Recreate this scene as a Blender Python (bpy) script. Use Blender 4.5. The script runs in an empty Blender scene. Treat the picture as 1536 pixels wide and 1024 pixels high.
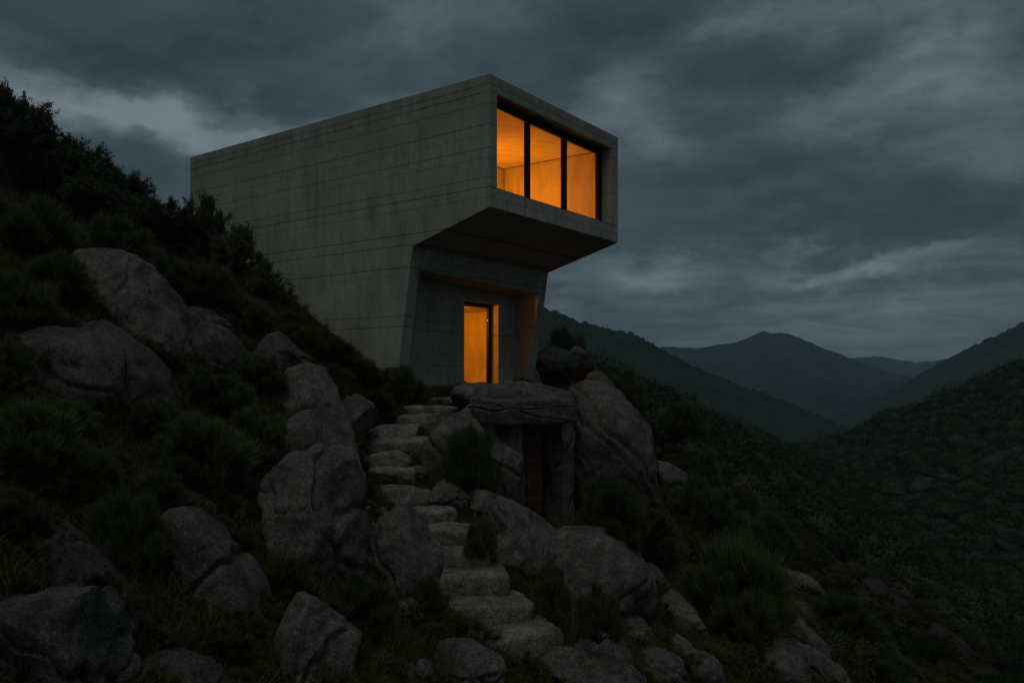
import bpy, math, random
import numpy as np
from mathutils import Matrix, Vector, Euler

random.seed(7)
RNG = np.random.default_rng(7)
PI = math.pi
F = 1209.0            # focal length in photo pixels (1536 wide)
HX, HY = 768.0, 566.0  # vanishing centre in the photo

scene = bpy.context.scene
COL = scene.collection

# ------------------------------------------------------------------ camera
cam_d = bpy.data.cameras.new('camera')
cam = bpy.data.objects.new('camera', cam_d)
COL.objects.link(cam)
cam.location = (0, 0, 0)
cam.rotation_euler = (PI/2, 0, 0)
cam_d.sensor_width = 36
cam_d.lens = 36 * F / 1536
cam_d.shift_y = (HY - 512) / 1536
cam_d.clip_start = 0.1
cam_d.clip_end = 30000
scene.camera = cam
scene.view_settings.view_transform = 'Standard'
scene.view_settings.look = 'None'
scene.view_settings.exposure = 0
scene.view_settings.gamma = 1
scene.cycles.volume_bounces = 1
scene.cycles.max_bounces = 6

# ------------------------------------------------------------------ node helpers
class NT:
    def __init__(s, tree):
        s.t = tree; s.n = tree.nodes; s.l = tree.links
    def new(s, typ, **kw):
        n = s.n.new(typ)
        for k, v in kw.items(): setattr(n, k, v)
        return n
    def put(s, sock, v):
        if isinstance(v, bpy.types.NodeSocket): s.l.new(v, sock)
        elif v is not None:
            if isinstance(v, (tuple, list)) and len(v) == 3 and sock.type == 'RGBA': v = (*v, 1)
            sock.default_value = v
    def m(s, op, a, b=None, c=None, clamp=False):
        n = s.new('ShaderNodeMath', operation=op); n.use_clamp = clamp
        s.put(n.inputs[0], a)
        if b is not None: s.put(n.inputs[1], b)
        if c is not None: s.put(n.inputs[2], c)
        return n.outputs[0]
    def vm(s, op, a, b=None, out=0):
        n = s.new('ShaderNodeVectorMath', operation=op)
        s.put(n.inputs[0], a)
        if b is not None: s.put(n.inputs[1], b)
        return n.outputs[out]
    def sep(s, v):
        n = s.new('ShaderNodeSeparateXYZ'); s.put(n.inputs[0], v); return n.outputs
    def comb(s, x, y, z):
        n = s.new('ShaderNodeCombineXYZ')
        for i, v in enumerate((x, y, z)): s.put(n.inputs[i], v)
        return n.outputs[0]
    def noise(s, vec, scale, detail=4, rough=.5, dist=0, out=0):
        n = s.new('ShaderNodeTexNoise'); s.put(n.inputs['Vector'], vec)
        n.inputs['Scale'].default_value = scale; n.inputs['Detail'].default_value = detail
        n.inputs['Roughness'].default_value = rough; n.inputs['Distortion'].default_value = dist
        return n.outputs[out]
    def vor(s, vec, scale, feature='F1', out='Distance'):
        n = s.new('ShaderNodeTexVoronoi', feature=feature); s.put(n.inputs['Vector'], vec)
        n.inputs['Scale'].default_value = scale
        return n.outputs[out]
    def ramp(s, f, stops):
        n = s.new('ShaderNodeValToRGB'); s.put(n.inputs[0], f)
        e = n.color_ramp.elements
        while len(e) < len(stops): e.new(.5)
        for el, (p, c) in zip(e, stops):
            el.position = p; el.color = (*c, 1) if len(c) == 3 else c
        return n.outputs[0]
    def mapr(s, f, a, b, c=0., d=1., smooth=True):
        n = s.new('ShaderNodeMapRange')
        if smooth: n.interpolation_type = 'SMOOTHSTEP'
        s.put(n.inputs[0], f)
        for i, v in enumerate((a, b, c, d)): n.inputs[i+1].default_value = v
        return n.outputs[0]
    def mix(s, f, a, b, typ='MIX'):
        n = s.new('ShaderNodeMix', data_type='RGBA', blend_type=typ)
        s.put(n.inputs[0], f); s.put(n.inputs[6], a); s.put(n.inputs[7], b)
        return n.outputs[2]
    def bump(s, h, strength, dist, nrm=None):
        n = s.new('ShaderNodeBump'); n.inputs['Strength'].default_value = strength
        n.inputs['Distance'].default_value = dist; s.put(n.inputs['Height'], h)
        if nrm: s.l.new(nrm, n.inputs['Normal'])
        return n.outputs[0]

def mat(name):
    m = bpy.data.materials.new(name); m.use_nodes = True
    t = NT(m.node_tree); t.n.clear()
    out = t.new('ShaderNodeOutputMaterial')
    b = t.new('ShaderNodeBsdfPrincipled')
    b.inputs['Specular IOR Level'].default_value = .25
    t.l.new(b.outputs[0], out.inputs[0])
    return m, t, b, out

# ------------------------------------------------------------------ world: heavy dusk overcast
SUN_EL, SUN_AZ = math.radians(66), math.radians(190)   # soft glow from behind-left of the camera
w = bpy.data.worlds.new('World'); scene.world = w; w.use_nodes = True
t = NT(w.node_tree); t.n.clear()
wout = t.new('ShaderNodeOutputWorld'); bg = t.new('ShaderNodeBackground')
t.l.new(bg.outputs[0], wout.inputs[0])
sky = t.new('ShaderNodeTexSky', sky_type='NISHITA')
sky.sun_disc = False; sky.sun_elevation = math.radians(4); sky.sun_rotation = SUN_AZ
g = t.new('ShaderNodeTexCoord').outputs['Generated']
d = t.vm('NORMALIZE', g)
dx, dy, dz = t.sep(d)
# cloud deck seen in perspective
zz = t.m('ADD', t.m('MAXIMUM', dz, 0.0), .085)
deck = t.comb(t.m('DIVIDE', dx, zz), t.m('MULTIPLY', t.m('DIVIDE', dy, zz), 1.0), 0.0)
warp = t.noise(deck, .55, 3, .5, out=1)
deckw = t.vm('ADD', deck, t.vm('MULTIPLY', t.vm('SUBTRACT', warp, (.5, .5, .5)), (1.1, 1.1, 0)))
n1 = t.noise(deckw, .55, 8, .56)
n2 = t.noise(t.vm('ADD', deckw, (7.3, 2.1, 4)), 1.5, 8, .60)
n3 = t.noise(t.vm('ADD', deckw, (1.3, 9.1, 2)), 4.2, 6, .62, .6)
# big light and dark masses by direction
yy = t.m('MAXIMUM', dy, .05)
wu = t.noise(t.vm('MULTIPLY', d, (1, 1, 1.9)), 5.5, 7, .62, out=1)
wx, wy, wz = t.sep(t.vm('SUBTRACT', wu, (.5, .5, .5)))
U = t.m('ADD', t.m('DIVIDE', dx, yy), t.m('MULTIPLY', wx, .26))
V = t.m('ADD', t.m('DIVIDE', dz, yy), t.m('MULTIPLY', wy, .20))
BL = [  # px, py, rx, ry, tilt (down to the right), amplitude
    (70, 150, 130, 36, 18, .34), (300, 205, 165, 44, 14, .46), (185, 155, 80, 30, 25, .35), (420, 190, 80, 24, 0, .30),
    (385, 140, 26, 20, 0, .22), (150, 215, 110, 32, 20, -.10), (240, 265, 70, 30, 30, .05),
    (230, 90, 240, 50, 12, -.26), (120, 20, 150, 30, 0, .10), (560, 60, 160, 80, 0, -.12),
    (1085, 40, 70, 26, -20, .30), (1270, 150, 110, 34, -25, .30), (1400, 75, 90, 55, -30, .24), (1500, 215, 90, 45, -20, .24),
    (960, 160, 60, 60, 0, .30), (1020, 215, 60, 30, 0, .20), (900, 60, 130, 60, 0, -.22), (1180, 95, 100, 30, 0, -.20),
    (1160, 250, 200, 45, 8, -.28), (1420, 300, 160, 40, -10, -.26), (1200, 300, 110, 24, 0, .10),
    (1190, 385, 200, 16, 0, .30), (1400, 375, 130, 14, -8, .22), (940, 405, 110, 18, 0, .26), (1250, 345, 250, 20, 0, -.18),
    (1100, 445, 320, 14, 0, .12), (1250, 500, 260, 22, 0, .10), (1450, 130, 60, 40, 0, .2), (700, 20, 140, 30, 0, .06), (1400, 420, 200, 14, 0, -.14),
]
acc = None
for px, py, rx, ry, tl, a in BL:
    u0, v0 = (px-HX)/F, (HY-py)/F
    c, s_ = math.cos(math.radians(tl)), math.sin(math.radians(tl))
    du = t.m('SUBTRACT', U, u0); dv = t.m('SUBTRACT', v0, V)
    p = t.m('MULTIPLY', t.m('ADD', t.m('MULTIPLY', du, c), t.m('MULTIPLY', dv, s_)), F/rx)
    q = t.m('MULTIPLY', t.m('SUBTRACT', t.m('MULTIPLY', dv, c), t.m('MULTIPLY', du, s_)), F/ry)
    e = t.m('EXPONENT', t.m('MULTIPLY', t.m('ADD', t.m('MULTIPLY', p, p), t.m('MULTIPLY', q, q)), -.8))
    acc = t.m('MULTIPLY', e, a) if acc is None else t.m('MULTIPLY_ADD', e, a, acc)
f = t.m('ADD', t.m('MULTIPLY', t.m('SUBTRACT', n1, .5), 1.25), t.m('ADD', t.m('MULTIPLY', t.m('SUBTRACT', n2, .5), 1.1), t.m('MULTIPLY', t.m('SUBTRACT', n3, .5), .22)))
pv = t.vm('ADD', t.vm('MULTIPLY', d, (1, 1, 2.3)), t.vm('MULTIPLY', t.vm('SUBTRACT', wu, (.5, .5, .5)), (.22, .22, .3)))
puff = t.m('ADD', t.m('SUBTRACT', t.noise(pv, 3.4, 9, .55), .5), t.m('MULTIPLY', t.m('SUBTRACT', t.noise(pv, 9.5, 7, .58), .5), .45))
f = t.m('ADD', f, t.m('MULTIPLY', puff, 1.5))
f = t.m('ADD', t.m('MULTIPLY', f, .80), t.m('ADD', t.m('MULTIPLY', acc, 1.05), .35))
colr = t.ramp(f, [(0, (.022, .035, .046)), (.33, (.040, .059, .074)), (.7, (.092, .122, .143)), (1, (.165, .205, .228))])
# unseen sky overhead and behind the camera, brightened to light the scene
over = t.mapr(dz, .44, .85, 0, 1.0)
back = t.mapr(t.m('ADD', t.m('MULTIPLY', dx, -.50), t.m('MULTIPLY', dy, -.87)), .05, .95, 0, 1.0)
back = t.m('MULTIPLY', back, t.mapr(dz, -.02, .25))
gain = t.m('ADD', t.m('ADD', 1.0, t.m('MULTIPLY', over, 1.5)), t.m('MULTIPLY', back, .8))
colr = t.vm('MULTIPLY', colr, t.comb(gain, gain, gain))
nis = t.vm('MULTIPLY', sky.outputs[0], (.004, .004, .004))
colr = t.vm('ADD', colr, nis)
below = t.mapr(dz, -.06, 0.0)
colr = t.mix(below, (.018, .022, .022), colr)
t.put(bg.inputs[0], colr); bg.inputs[1].default_value = 1.0

sun_d = bpy.data.lights.new('sun', 'SUN'); sun_d.energy = .34; sun_d.angle = math.radians(30)
sun_d.color = (1, .90, .76)
sun = bpy.data.objects.new('sun', sun_d); COL.objects.link(sun)
sdir = Vector((math.sin(SUN_AZ)*math.cos(SUN_EL), math.cos(SUN_AZ)*math.cos(SUN_EL), math.sin(SUN_EL)))
sun.rotation_euler = sdir.to_track_quat('Z', 'Y').to_euler()
sun.location = sdir * 60

# ------------------------------------------------------------------ numpy noise
_P = RNG.permutation(256).astype(np.int64); _P = np.concatenate([_P, _P, _P])
_G = RNG.normal(size=(256, 3)); _G /= np.linalg.norm(_G, axis=1)[:, None]
def perlin(p):
    p = np.asarray(p, float)
    i = np.floor(p).astype(np.int64); f = p - i; i &= 255
    u = f*f*f*(f*(f*6-15)+10)
    def gr(a, b, c):
        h = _P[_P[_P[(i[:, 0]+a) & 255]+((i[:, 1]+b) & 255)]+((i[:, 2]+c) & 255)]
        g_ = _G[h]
        return g_[:, 0]*(f[:, 0]-a)+g_[:, 1]*(f[:, 1]-b)+g_[:, 2]*(f[:, 2]-c)
    L = lambda a, b, w_: a+(b-a)*w_
    x00 = L(gr(0,0,0), gr(1,0,0), u[:,0]); x10 = L(gr(0,1,0), gr(1,1,0), u[:,0])
    x01 = L(gr(0,0,1), gr(1,0,1), u[:,0]); x11 = L(gr(0,1,1), gr(1,1,1), u[:,0])
    return L(L(x00, x10, u[:,1]), L(x01, x11, u[:,1]), u[:,2])*1.5
def fbm(p, oct=4, g_=.5, ridged=False):
    p = np.asarray(p, float); a = 1.; r = np.zeros(len(p)); tot = 0
    for k in range(oct):
        n = perlin(p*2.03**k + 17.3*k)
        if ridged: n = 1-2*np.abs(n)
        r += a*n; tot += a; a *= g_
    return r/tot
def sstep(a, b, x):
    q = np.clip((x-a)/(b-a), 0, 1); return q*q*(3-2*q)

# ------------------------------------------------------------------ mesh helpers
def mesh_np(name, V_, F_, smooth=True, mats=()):
    V_ = np.asarray(V_, np.float32); F_ = np.asarray(F_, np.int32)
    me = bpy.data.meshes.new(name)
    k = F_.shape[1]; n = len(F_)
    me.vertices.add(len(V_)); me.vertices.foreach_set('co', V_.ravel())
    me.loops.add(n*k); me.loops.foreach_set('vertex_index', F_.ravel())
    me.polygons.add(n); me.polygons.foreach_set('loop_start', np.arange(n, dtype=np.int32)*k)
    try: me.polygons.foreach_set('loop_total', np.full(n, k, np.int32))
    except Exception: pass
    me.polygons.foreach_set('use_smooth', np.full(n, smooth))
    for m_ in mats: me.materials.append(m_)
    me.update(); me.validate()
    return me
def link(name, me, parent=None, loc=None):
    o = bpy.data.objects.new(name, me); COL.objects.link(o)
    if parent: o.parent = parent
    if loc is not None: o.location = loc
    return o
def tag(o, label=None, cat=None, group=None, kind=None):
    if label: o['label'] = label
    if cat: o['category'] = cat
    if group: o['group'] = group
    if kind: o['kind'] = kind
    return o
def ico(sub):
    import bmesh
    bm = bmesh.new(); bmesh.ops.create_icosphere(bm, subdivisions=sub, radius=1)
    V_ = np.array([v.co[:] for v in bm.verts]); F_ = np.array([[v.index for v in f_.verts] for f_ in bm.faces])
    bm.free(); return V_, F_
ICO = {}
def get_ico(s):
    if s not in ICO: ICO[s] = ico(s)
    return ICO[s]

# ------------------------------------------------------------------ terrain
STEPS = [  # px, py of the front top edge, width px, yaw deg, depth Y
    (785, 957, 112, 20, 11.8), (742, 913, 112, 17, 12.35), (716, 868, 88, 12, 12.95), (697, 831, 68, 10, 13.6),
    (676, 797, 62, 4, 14.2), (641, 769, 66, 0, 14.8), (598, 736, 74, 4, 15.5), (585, 706, 60, 0, 16.2),
    (574, 682, 62, -2, 16.9), (592, 661, 74, -4, 17.7), (594, 641, 60, 0, 18.5), (628, 624, 54, 0, 19.4), (655, 609, 86, 0, 20.4)]
def P3(px, py, Y): return np.array([(px-HX)/F*Y, Y, (HY-py)/F*Y])
CTRL = []
for px, py, wd, yw, Y in STEPS:
    p = P3(px, py, Y); CTRL.append((p[0], p[1]+.2, p[2]-(.46 if Y < 13.8 else .27), .85))
def height(X, Y, detail=True):
    X = np.asarray(X, float); Y = np.asarray(Y, float)
    z = -5.46 - .62*X + .15*Y
    Yc = np.where(X < -9, 24., np.where(X < 2, 24+(X+9)/11*31, 55+1.8*(X-2)))
    over_ = np.maximum(0, Y-Yc)
    z = z - .65*(np.sqrt(over_**2+9)-3)*(over_ > 0)
    z = np.where(X > 140, z, z)
    Yb = Y-160
    zr = -16+.39*(X-57)+np.where(Yb < 0, .1*Yb, -.1*Yb-.35*np.maximum(0, Yb))
    zr = np.minimum(zr, 60)
    k = 3.; h_ = np.clip(.5+.5*(z-zr)/k, 0, 1); z = zr*(1-h_)+z*h_+k*h_*(1-h_)
    z = np.minimum(z, 16+0*z)
    z = np.maximum(z, -72)
    # knoll that carries the house
    u = (X+.546)*.588+(Y-20)*.809; v = -(X+.546)*.809+(Y-20)*.588     # house frame s,t
    ds = np.maximum(np.maximum(-.6-u, u-7.2), 0); dt = np.maximum(np.maximum(1.9-v, v-14), 0)
    dd = np.sqrt(ds**2+dt**2)
    kn = -.42-1.25*dd
    k = .5; h_ = np.clip(.5+.5*(z-kn)/k, 0, 1); z = kn*(1-h_)+z*h_+k*h_*(1-h_)
    inside = sstep(.3, 0, np.maximum(np.maximum(.1-u, u-6.5), np.maximum(3.0-v, v-4.2)))
    z = z*(1-inside)+np.minimum(z, -.42)*inside
    near = sstep(90, 30, Y)
    P = np.stack([X.ravel(), Y.ravel(), 0*X.ravel()], 1)
    if detail:
        near2 = sstep(3000, 300, np.abs(X)+np.abs(Y))
        big = fbm(P/9., 3).reshape(X.shape)*(.45+.9*(1-near))*near2
        sm = fbm(P/1.3+5, 3).reshape(X.shape)*.14*near
        z = z+(big*sstep(0, 2.5, dd)+sm)
    wsum = 0; dz_ = 0
    for cx, cy, cz, r in CTRL:
        wgt = np.exp(-((X-cx)**2+(Y-cy)**2)/r**2*1.2); wsum = wsum+wgt; dz_ = dz_+wgt*(cz-z)
    cap = np.maximum(wsum, 1.)
    z = z+dz_/cap
    return z
def hgt(x, y): return float(height(np.array([x]), np.array([y]))[0])
_R = np.concatenate([np.arange(4, 40, .1), np.arange(40, 400, .8)])
def hit(px, py, ymin=4.):
    r = _R[_R >= ymin]
    X = (px-HX)/F*r; Z = (HY-py)/F*r
    below_ = Z < height(X, r)
    i = np.argmax(below_)
    return float(r[i]) if below_.any() else 60.

# ------------------------------------------------------------------ materials
def make_rock(name, base=.17, moss=.4, warm=0.):
    m, t, b, out = mat(name)
    tc = t.new('ShaderNodeTexCoord').outputs['Object']
    oi = t.new('ShaderNodeObjectInfo')
    geo = t.new('ShaderNodeNewGeometry')
    pos = geo.outputs['Position']
    p = pos
    big = t.noise(p, .9, 5, .6)
    mid = t.noise(p, 5, 6, .65)
    fine = t.noise(p, 34, 5, .7)
    speck = t.vor(p, 75)
    v = t.m('ADD', t.m('MULTIPLY', big, .40), t.m('ADD', t.m('MULTIPLY', mid, .50), t.m('MULTIPLY', fine, .95)))
    wr, wb = 1.10+warm*.2, .84-warm*.2
    c = t.ramp(t.m('MULTIPLY', v, .54), [(.38, (base*.16*wr, base*.16, base*.16*wb)), (.49, (base*.8*wr, base*.8, base*.8*wb)), (.57, (base*1.6*wr, base*1.55, base*1.55*wb)), (.64, (base*2.8*wr, base*2.7, base*2.7*wb))])
    c = t.mix(t.mapr(speck, .0, .35, .45, 0), c, (base*.22, base*.22, base*.21))
    lich = t.mapr(t.noise(t.vm('ADD', p, (3, 9, 1)), 2.3, 8, .72), .57, .66)
    c = t.mix(t.m('MULTIPLY', lich, .35), c, (base*2.1, base*2.05, base*1.75))
    stain = t.mapr(t.noise(t.vm('MULTIPLY', p, (3, 3, .7)), 1.1, 6, .65), .50, .66)
    c = t.mix(t.m('MULTIPLY', stain, .5), c, (base*.42, base*.40, base*.36))
    nz = t.sep(geo.outputs['Normal'])[2]
    ms = t.mapr(t.m('ADD', t.noise(t.vm('ADD', p, (1, 4, 8)), 1.4, 6, .68), t.m('MULTIPLY', nz, .10)), .62, .70)
    c = t.mix(t.m('MULTIPLY', ms, moss), c, t.mix(mid, (.032, .026, .010), (.060, .050, .018)))
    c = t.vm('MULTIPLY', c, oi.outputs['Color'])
    t.put(b.inputs['Base Color'], c); b.inputs['Roughness'].default_value = .9
    crack = t.vor(t.vm('ADD', t.vm('MULTIPLY', p, (1, 1, .6)), t.vm('MULTIPLY', t.noise(p, 2.5, 4, .6, out=1), (.5, .5, .5))), .75, 'DISTANCE_TO_EDGE')
    ck = t.mapr(crack, .0, .03)
    h = t.m('ADD', t.m('MULTIPLY', mid, .8), t.m('ADD', t.m('MULTIPLY', fine, .35), t.m('MULTIPLY', ck, .16)))
    n = t.bump(h, .9, .07)
    n = t.bump(t.m('ADD', t.noise(p, 120, 3, .7), t.m('MULTIPLY', speck, .4)), .55, .012, n)
    t.l.new(n, b.inputs['Normal'])
    return m
M_ROCK = make_rock('granite', .135, .5)
M_ROCKW = make_rock('step_stone', .17, .5, .3)
M_ROCKM = make_rock('mossy_granite', .11, .95)

def make_soil():
    m, t, b, out = mat('hillside_soil')
    p = t.new('ShaderNodeNewGeometry').outputs['Position']
    n1_ = t.noise(p, .35, 6, .6); n2_ = t.noise(p, 6, 6, .7); n3 = t.vor(t.vm('ADD', p, t.vm('MULTIPLY', t.noise(p, .8, 3, .5, out=1), (2, 2, 2))), .45)
    c = t.ramp(t.m('ADD', t.m('MULTIPLY', n1_, .5), t.m('MULTIPLY', n2_, .5)), [(.36, (.012, .013, .007)), (.52, (.028, .027, .012)), (.66, (.050, .041, .018))])
    t.put(b.inputs['Base Color'], c); b.inputs['Roughness'].default_value = 1
    t.l.new(t.bump(t.m('ADD', n2_, t.m('MULTIPLY', n3, .6)), 1, .15), b.inputs['Normal'])
    return m
M_SOIL = make_soil()
M_OUT = make_rock('outcrop_granite', .045, .9)

def make_leaf(name, dark, light, dry=None, rnd=.28):
    m, t, b, out = mat(name)
    p = t.new('ShaderNodeNewGeometry').outputs['Position']
    oi = t.new('ShaderNodeObjectInfo')
    r = t.new('ShaderNodeNewGeometry').outputs['Random Per Island']
    n_ = t.noise(p, 2.2, 4, .6)
    f_ = t.m('ADD', t.m('MULTIPLY', r, rnd), t.m('ADD', t.m('MULTIPLY', n_, .6), t.m('MULTIPLY', oi.outputs['Random'], .25)))
    c = t.mix(t.mapr(f_, .3, 1.0), dark, light)
    if dry: c = t.mix(t.mapr(t.noise(p, 1.1, 4, .6), .52, .66, 0, .7), c, dry)
    t.put(b.inputs['Base Color'], c); b.inputs['Roughness'].default_value = .75
    b.inputs['Specular IOR Level'].default_value = .15
    return m
M_BROOM = make_leaf('broom_foliage', (.050, .066, .026), (.140, .166, .060))
M_OLIVE = make_leaf('olive_foliage', (.042, .054, .025), (.105, .124, .058))
M_HEATH = make_leaf('heath_foliage', (.042, .048, .014), (.100, .102, .028), (.115, .078, .020))
M_FAR = make_leaf('hill_foliage', (.010, .016, .005), (.052, .070, .020), (.056, .054, .016), .14)
M_FARW = make_leaf('thicket_foliage', (.020, .027, .008), (.070, .082, .022), (.070, .056, .015))
M_GRASS = make_leaf('dry_grass', (.045, .038, .010), (.125, .098, .026), (.16, .086, .022))
def simple(name, col, rough=.8, metal=0, nscale=8, var=.35):
    m, t, b, out = mat(name)
    p = t.new('ShaderNodeNewGeometry').outputs['Position']
    n_ = t.noise(p, nscale, 5, .6)
    c = t.mix(t.mapr(n_, .3, .7), tuple(x*(1-var) for x in col), tuple(x*(1+var) for x in col))
    t.put(b.inputs['Base Color'], c); b.inputs['Roughness'].default_value = rough; b.inputs['Metallic'].default_value = metal
    t.l.new(t.bump(n_, .3, .01), b.inputs['Normal'])
    return m
M_BARK = simple('bark', (.035, .028, .02), .95)
M_FRAME = simple('dark_steel', (.012, .012, .012), .5, .6, 20, .2)
M_RUST = simple('rusted_door', (.060, .022, .012), .85, 0, 9, .5)
M_JOINT_SHADOW = simple('painted_joint_shadow', (.20, .18, .14), .9)
M_DARK = simple('painted_recess_shade', (.02, .018, .016), .9)

def make_concrete(name, inner=False):
    m, t, b, out = mat(name)
    tc = t.new('ShaderNodeTexCoord').outputs['Object']
    x, y, z = t.sep(tc)
    wob = t.m('MULTIPLY', t.m('SUBTRACT', t.noise(t.comb(x, y, 0.0), .7, 3, .5), .5), .05)
    wob2 = t.m('MULTIPLY', t.m('SUBTRACT', t.noise(tc, 9, 3, .6), .5), .012)
    zw = t.m('ADD', z, t.m('ADD', wob, wob2))
    acc = None
    lines = [(7.29, .8), (7.10, 1), (6.81, .7), (6.29, .9), (6.04, .45), (5.71, .75), (5.47, .4), (4.97, .8), (4.73, 1), (4.48, .5),
             (3.83, 1), (3.55, .9), (2.96, 1), (2.74, .35), (1.66, .7), (1.37, .9), (.35, .7)]
    if inner: lines = [(6.3, .35), (5.5, .25), (1.5, .5), (1.9, .2), (.6, .3)]
    for i, (z0, a) in enumerate(lines):
        ln = t.mapr(t.m('ABSOLUTE', t.m('SUBTRACT', zw, z0)), .004, .020, a, 0)
        br = t.mapr(t.noise(t.comb(t.m('ADD', x, i*3.7), y, i*5.1), .9, 3, .5), .30, .46, .6, 1)
        ln = t.m('MULTIPLY', ln, br)
        acc = ln if acc is None else t.m('MAXIMUM', acc, ln)
    # faint vertical board joints, different in every lift
    hx = t.m('ADD', x, y)
    cell = t.m('FLOOR', t.m('MULTIPLY', z, .8))
    vx = t.m('ADD', hx, t.m('MULTIPLY', cell, .37))
    fr = t.m('ABSOLUTE', t.m('SUBTRACT', t.m('FRACT', t.m('MULTIPLY', vx, .9 if not inner else 1.6)), .5))
    vl = t.m('MULTIPLY', t.mapr(fr, .0, .012, .55, 0), t.mapr(t.noise(tc, .8, 3, .6), .46, .60))
    grain = t.noise(t.comb(t.m('MULTIPLY', hx, 1.0), t.m('MULTIPLY', t.m('SUBTRACT', x, y), .3), t.m('MULTIPLY', z, .10)), 16, 5, .65)
    stn = t.noise(t.comb(hx, t.m('MULTIPLY', t.m('SUBTRACT', x, y), .2), t.m('MULTIPLY', z, .22)), 2.6, 7, .65)
    cloud = t.noise(tc, .6, 6, .62)
    fine = t.noise(tc, 40, 4, .65)
    pit = t.vor(t.vm('ADD', tc, t.vm('MULTIPLY', t.noise(tc, 3, 2, .5, out=1), (.6, .6, .6))), 2.1)
    pits = t.mapr(pit, .018, .045, .9, 0)
    pit2 = t.mapr(t.vor(tc, 11), .04, .09, .5, 0)
    v = t.m('ADD', t.m('MULTIPLY', grain, .30), t.m('ADD', t.m('MULTIPLY', stn, .42), t.m('ADD', t.m('MULTIPLY', cloud, .32), t.m('MULTIPLY', fine, .24))))
    if inner:
        c = t.ramp(v, [(.44, (.25, .235, .20)), (.70, (.56, .53, .46))])
    else:
        c = t.ramp(v, [(.47, (.16, .165, .125)), (.61, (.30, .305, .240)), (.76, (.44, .44, .36))])
        topd = t.m('MULTIPLY', t.mapr(z, 5.6, 7.6, 0, .55), t.mapr(stn, .42, .60, 0, 1))
        c = t.mix(topd, c, (.115, .12, .093))
        drip = t.m('MULTIPLY', t.mapr(grain, .51, .62, 0, .60), t.mapr(cloud, .36, .56))
        c = t.mix(drip, c, (.14, .143, .112))
    marks = t.m('MAXIMUM', t.m('MULTIPLY', acc, .70), t.m('MAXIMUM', t.m('MULTIPLY', vl, .22), t.m('MAXIMUM', pits, pit2)))
    c = t.mix(marks if not inner else t.m('MULTIPLY', marks, .5), c, (.03, .03, .025) if not inner else (.12, .11, .09))
    t.put(b.inputs['Base Color'], c); b.inputs['Roughness'].default_value = .88
    h = t.m('SUBTRACT', t.m('ADD', t.m('MULTIPLY', fine, .15), t.m('MULTIPLY', grain, .25)), t.m('MULTIPLY', marks, .8))
    t.l.new(t.bump(h, .6, .012), b.inputs['Normal'])
    return m
M_CONC = make_concrete('board_marked_concrete')
M_INNER = make_concrete('interior_concrete', True)

m, t, b, out = mat('window_glass')
lw = t.new('ShaderNodeLayerWeight'); lw.inputs[0].default_value = .5
fr = t.m('ADD', t.m('MULTIPLY', t.m('POWER', lw.outputs['Facing'], 4.0), .4), .012)
gl = t.new('ShaderNodeBsdfGlossy'); gl.inputs['Roughness'].default_value = .02
tr = t.new('ShaderNodeBsdfTransparent'); tr.inputs[0].default_value = (.95, .95, .93, 1)
mx = t.new('ShaderNodeMixShader')
t.l.new(fr, mx.inputs[0]); t.l.new(tr.outputs[0], mx.inputs[1]); t.l.new(gl.outputs[0], mx.inputs[2])
t.l.new(mx.outputs[0], out.inputs[0])
M_GLASS = m

# ------------------------------------------------------------------ ground sheet
def axis(a, b, step, far, growth=1.12):
    mid = list(np.arange(a, b, step)); s = step; x = mid[-1]; hi = []
    while x < far: s *= growth; x += s; hi.append(x)
    s = step; x = mid[0]; lo = []
    while x > -far: s *= growth; x -= s; lo.append(x)
    return np.array(lo[::-1]+mid+hi)
gx = np.concatenate([axis(-17, 14, .14, 3150)]); gx = gx[(gx > -3400) & (gx < 3400)]
extra = np.arange(14, 110, .8); gx = np.unique(np.round(np.concatenate([gx[gx < 14], extra, gx[gx > 110.5]]), 3))
y1 = np.arange(2, 27, .14); y2 = np.arange(27, 190, .6)
y3 = [190.]; s = .8
while y3[-1] < 3150: s *= 1.09; y3.append(y3[-1]+s)
gy = np.concatenate([[-150, -60, -20, -6, -1], y1, y2, np.array(y3)])
GX, GY = np.meshgrid(gx, gy)
GZ = height(GX, GY)
nx, ny = len(gx), len(gy)
idx = np.arange(nx*ny).reshape(ny, nx)
Fq = np.stack([idx[:-1, :-1].ravel(), idx[:-1, 1:].ravel(), idx[1:, 1:].ravel(), idx[1:, :-1].ravel()], 1)
me = mesh_np('ground', np.stack([GX.ravel(), GY.ravel(), GZ.ravel()], 1), Fq, True, [M_SOIL])
tag(link('ground', me), kind='structure')

# ------------------------------------------------------------------ far hills
def make_hillmat(name, dark, light, scale):
    m, t, b, out = mat(name)
    p = t.new('ShaderNodeNewGeometry').outputs['Position']
    pw = t.vm('ADD', p, t.vm('MULTIPLY', t.noise(p, .6/scale, 3, .5, out=1), (scale*1.2,)*3))
    vr = t.vor(pw, 1/scale); n_ = t.noise(p, .12/scale, 6, .65); nf = t.noise(p, 1.5/scale, 4, .6)
    c = t.mix(t.mapr(t.m('ADD', t.m('MULTIPLY', n_, .6), t.m('MULTIPLY', nf, .4)), .35, .65), dark, light)
    rk = t.mapr(t.noise(t.vm('MULTIPLY', p, (1, 1, 2)), .35/scale, 6, .7), .62, .70)
    c = t.mix(t.m('MULTIPLY', rk, .6), c, (.12, .115, .10))
    t.put(b.inputs['Base Color'], c); b.inputs['Roughness'].default_value = 1
    b.inputs['Specular IOR Level'].default_value = 0
    t.l.new(t.bump(t.m('SUBTRACT', 1.0, vr), 1, scale*.5), b.inputs['Normal'])
    return m
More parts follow.
